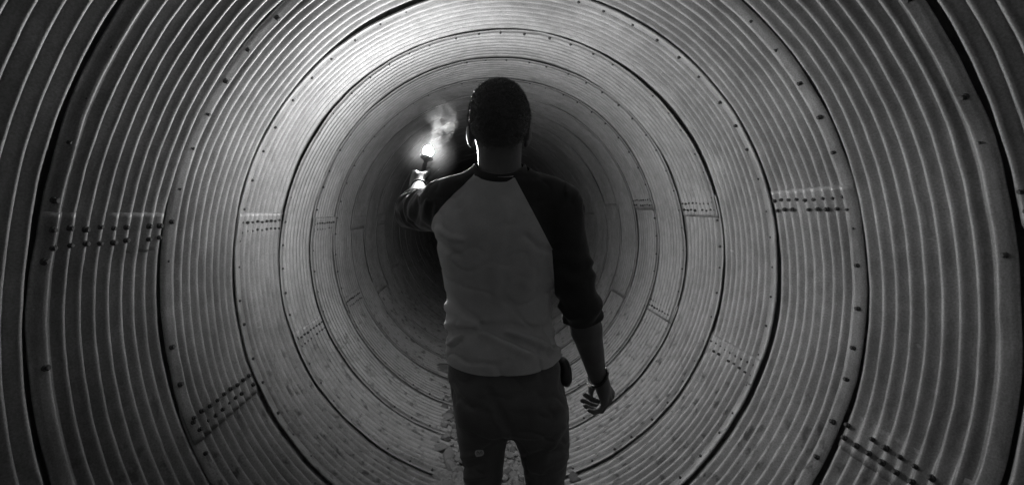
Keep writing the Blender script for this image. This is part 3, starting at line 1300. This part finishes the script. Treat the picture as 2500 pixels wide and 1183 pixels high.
ER = .0118
pts, fs = [(0, 0)], []
for rI in range(1, 6):
    for i in range(28):
        a = 2 * PI * i / 28
        pts.append((ER * rI / 5 * math.cos(a), ER * rI / 5 * math.sin(a)))
for i in range(28):
    fs.append((0, 1 + i, 1 + (i + 1) % 28))
for rI in range(4):
    for i in range(28):
        a = 1 + rI * 28 + i
        b = 1 + rI * 28 + (i + 1) % 28
        fs.append((a, a + 28, b + 28, b))
emblem = mesh_obj('emblem', conform(pts, .0012, loc, nrm), fs, M_PATCH, trousers)
strokes = [[(-.0062, -.0045), (-.0066, .0015), (-.0046, .0052), (-.0022, .0040), (-.0014, .0), (-.0016, -.0035)],
           [(.0062, -.0045), (.0066, .0015), (.0046, .0052), (.0022, .0040), (.0014, .0), (.0016, -.0035)]]
sv, sf = [], []
for st in strokes:
    dense = []
    for a, b in zip(st[:-1], st[1:]):
        for t in (0, .33, .66):
            dense.append((a[0] + (b[0] - a[0]) * t, a[1] + (b[1] - a[1]) * t))
    dense.append(st[-1])
    a_, b_ = tube_geo(conform(dense, .0014, loc, nrm), .0008, 6)
    k0 = len(sv)
    sv += a_
    sf += [tuple(k0 + q for q in f) for f in b_]
# the mark is printed on the patch: merged into the trousers as a second sub-part
mesh_obj('emblem_mark', sv, sf, M_INK, trousers)

# shoes
for fx in (-.002, .185):
    SF = Field((fx - .09, 1.2, -.03), (fx + .09, 1.56, .16), .004)
    SF.chain([(fx, 1.28, .048), (fx, 1.36, .042), (fx - .004, 1.45, .034), (fx - .004, 1.495, .032)], [.046, .044, .043, .034], .02)
    SF.cone((fx, 1.30, .10), (fx, 1.30, .06), .048, .046, .02)
    V, Q = SF.mesh()
    V[:, 2] = np.maximum(V[:, 2], .006)
    shoe = mesh_obj('shoe', V, Q, M_SHOE, man)

# wrist bands
for c, ax, r, nm in ((WR_L - axL * .012, axL, .0285, 'wristband'),):
    a0 = Vector(ax)
    u = a0.orthogonal().normalized()
    w = a0.cross(u)
    path = [Vector(c) + (u * math.cos(t) + w * math.sin(t)) * r for t in np.linspace(0, 2 * PI, 33)[:-1]]
    a_, b_ = tube_geo(path, .0042, 8, True)
    mesh_obj(nm, a_, b_, M_BAND, man)
axH = Vector(axR)
u = axH.orthogonal().normalized()
w = axH.cross(u)
c = Vector(WR_R) + axH * .004
tilt = (axH + Vector((.45, 0, .12))).normalized()
u = tilt.orthogonal().normalized()
w = tilt.cross(u)
path = [c + (u * math.cos(t) + w * math.sin(t)) * .0325 for t in np.linspace(0, 2 * PI, 33)[:-1]]
a_, b_ = tube_geo(path, .0048, 8, True)
band = mesh_obj('bracelet', a_, b_, M_BAND, man)
bv_, bf_ = [], []
sp = stone_geo(5, 1, 1.0)
best = sorted(path, key=lambda q: q.x)
for q in best[:7] + best[-3:]:
    k0 = len(bv_)
    s_ = .0058
    bv_ += [q + (q - c).normalized() * .003 + v * s_ for v in sp[0]]
    bf_ += [tuple(k0 + a for a in f) for f in sp[1]]
mesh_obj('bead', bv_, bf_, M_METAL, band)

# pouch on the right hip
pouch = empty('hip_pouch', P(1381, 908, 1.315))
tag(pouch, 'black rounded pouch clipped on the right hip under the shirt hem', 'pouch')
PF = Field((.16, 1.24, .93), (.30, 1.40, 1.10), .003)
pc = P(1379, 908, 1.315)
PF.ell(pc, (.0175, .034, .040), .01, ('Y', -.12))
PF.ell(pc + (-.003, 0, .010), (.0155, .036, .030), .01, ('Y', -.12))
PF.cone(pc + (-.004, -.026, -.012), pc + (-.004, .026, -.012), .014, .014, .015)
V, Q = PF.mesh()
mesh_obj('case', V, Q, M_RUBBER, pouch)
a_, b_ = tube_geo([pc + (-.016, 0, .028), pc + (-.024, 0, .036), pc + (-.026, 0, .02), pc + (-.024, 0, -.01)], .004, 8)
mesh_obj('clip', a_, b_, M_RUBBER, pouch)

# ================================================================== FLARE
TL = float(np.linalg.norm(TIP - FIST))
flare = empty('road_flare', FIST - ux * .085)
tag(flare, 'burning hand flare held upright in the raised left fist', 'flare')
r_t = .0095
pts = [FIST + ux * a for a in (-.10, -.095, .0, TL - .054, TL - .050)]
a_, b_ = tube_geo(pts, [r_t * .9, r_t, r_t, r_t, r_t * .8], 20)
mesh_obj('tube', a_, b_, M_FLARE, flare)
a_, b_ = tube_geo([FIST + ux * a for a in (TL - .048, TL - .042, TL - .031, TL - .024, TL - .021)], [r_t * .8, r_t * .9, r_t * 1.6, r_t * 2.9, r_t * 2.5], 20)  # flare end widened into an added cup that shades fist and wrist
mesh_obj('burning_end_shade', a_, b_, M_BOLT, flare)
m, nt, b = newmat('burning_magnesium')
em = N(nt, 'ShaderNodeEmission')
em.inputs['Color'].default_value = grey(1)
FLAME = em
nt.links.new(em.outputs[0], nt.nodes['Material Output'].inputs['Surface'])
bm = bmesh.new()
bmesh.ops.create_icosphere(bm, subdivisions=3, radius=.0205)
for v in bm.verts:
    d = v.co.normalized()
    v.co *= 1 + .10 * mnoise.noise(d * 2.1) + (.16 * max(0, d.z) ** 2)
bmesh.ops.translate(bm, verts=bm.verts, vec=Vector(TIP) + Vector((0, 0, .007)))
fl_o = bm_obj('flame', bm, m, flare)
tcf = N(nt, 'ShaderNodeTexCoord')
sf_ = N(nt, 'ShaderNodeSeparateXYZ')
nt.links.new(tcf.outputs['Generated'], sf_.inputs[0])
# emission dimmed up and to the left, to lower the light on the ceiling
ft = mth(nt, 'ADD', mth(nt, 'MULTIPLY', sf_.outputs[2], .72), mth(nt, 'MULTIPLY', mth(nt, 'SUBTRACT', 1.0, sf_.outputs[0]), .45))
dim_upleft = ramp(nt, ft, [(.34, 1.0), (.95, .27)])
base_ = ramp(nt, sf_.outputs[2], [(.0, .34), (.32, .66), (.50, 1.0)])   # underside dimmed to keep light off the fist
nt.links.new(mth(nt, 'MULTIPLY', mth(nt, 'MULTIPLY', dim_upleft, base_), 6600.0), em.inputs['Strength'])

# smoke and lit fume round the flame
smk_c = Vector(TIP)
bm = bmesh.new()
bmesh.ops.create_icosphere(bm, subdivisions=4, radius=1)
for v in bm.verts:
    d = v.co.normalized()
    v.co = Vector((d.x * .19 + max(0, d.z) * .03, d.y * .13, d.z * .215 + .075))
m = bpy.data.materials.new('flare_smoke')
m.use_nodes = True
nt = m.node_tree
nt.nodes.clear()
out = N(nt, 'ShaderNodeOutputMaterial')
vol = N(nt, 'ShaderNodeVolumePrincipled')
vol.inputs['Color'].default_value = grey(.9)
vol.inputs['Anisotropy'].default_value = .1
tc = N(nt, 'ShaderNodeTexCoord')
oc = tc.outputs['Object']
sp_ = N(nt, 'ShaderNodeSeparateXYZ')
nt.links.new(oc, sp_.inputs[0])
x, y, z = sp_.outputs
# rising plume: axis leans to the right, widening
zc = mth(nt, 'MAXIMUM', z, 0.0)
wv = noise_tex(nt, oc, 13, 2, .5)
xa = mth(nt, 'SUBTRACT', mth(nt, 'ADD', x, mth(nt, 'MULTIPLY', mth(nt, 'SUBTRACT', wv, .5), .16)), mth(nt, 'MULTIPLY_ADD', zc, .26, .014))
rad = mth(nt, 'MULTIPLY_ADD', zc, .26, .036)
rr = mth(nt, 'DIVIDE', mth(nt, 'SQRT', mth(nt, 'ADD', mth(nt, 'POWER', xa, 2), mth(nt, 'POWER', y, 2))), rad)
core = mth(nt, 'POWER', mth(nt, 'SUBTRACT', 1.0, mth(nt, 'MULTIPLY', rr, rr), clamp=True), 1.6)
above = ramp(nt, mth(nt, 'MULTIPLY', z, 4.0), [(.07, 0), (.14, 1), (.40, .75), (.62, .25), (.90, 0)])
nf = noise_tex(nt, oc, 24, 5, .62, .7)
puff = ramp(nt, nf, [(.44, .04), (.60, 1)])
pl_d = mth(nt, 'MULTIPLY', mth(nt, 'MULTIPLY', core, above), puff)
rl = N(nt, 'ShaderNodeVectorMath', operation='LENGTH')
nt.links.new(oc, rl.inputs[0])
r0 = rl.outputs['Value']
edge = mth(nt, 'SUBTRACT', 1.0, mth(nt, 'DIVIDE', r0, .14), clamp=True)
halo = mth(nt, 'MULTIPLY', mth(nt, 'POWER', edge, 1.5), mth(nt, 'MULTIPLY_ADD', noise_tex(nt, oc, 11, 3, .5), 1.2, .2))
grow = mth(nt, 'POWER', mth(nt, 'MULTIPLY', r0, 10.0), 2.3)
dens = mth(nt, 'ADD', mth(nt, 'MULTIPLY', mth(nt, 'MULTIPLY', pl_d, grow), .80), mth(nt, 'MULTIPLY', mth(nt, 'MULTIPLY', halo, mth(nt, 'MULTIPLY', r0, 15.0, clamp=True)), .10))
nt.links.new(dens, vol.inputs['Density'])
nt.links.new(vol.outputs[0], out.inputs['Volume'])
smk = bm_obj('smoke', bm, m)
smk.location = smk_c
tag(smk, kind='stuff')

# ================================================================== WORLD, CAMERA, RENDER
w = bpy.data.worlds.new('World')
sc.world = w
w.use_nodes = True
nt = w.node_tree
bg = nt.nodes['Background']
sky = N(nt, 'ShaderNodeTexSky')
sky.sky_type = 'NISHITA'
sky.sun_disc = False
sky.sun_elevation = math.radians(1.0)
sky.sun_rotation = math.radians(180)
bw = N(nt, 'ShaderNodeRGBToBW')
nt.links.new(sky.outputs[0], bw.inputs[0])
nt.links.new(bw.outputs[0], bg.inputs['Color'])
bg.inputs['Strength'].default_value = .05

cam = bpy.data.cameras.new('camera')
cam.sensor_width = 36
cam.lens = 36 * F / 2500
cam.shift_x = (1250 - VX) / 2500
cam.shift_y = -(591.5 - VY) / 2500
cam.clip_start = .02
cam.clip_end = 200
co = bpy.data.objects.new('camera', cam)
COL.objects.link(co)
co.location = (0, 0, CAMZ)
co.rotation_euler = (PI / 2, 0, 0)
sc.camera = co

sc.view_settings.view_transform = 'Standard'
sc.view_settings.look = 'None'
sc.view_settings.exposure = 0
sc.view_settings.gamma = 1
sc.cycles.use_denoising = True
sc.cycles.max_bounces = 6
sc.cycles.diffuse_bounces = 4
sc.cycles.volume_bounces = 0
sc.cycles.sample_clamp_indirect = 6
sc.cycles.volume_step_rate = 2.0
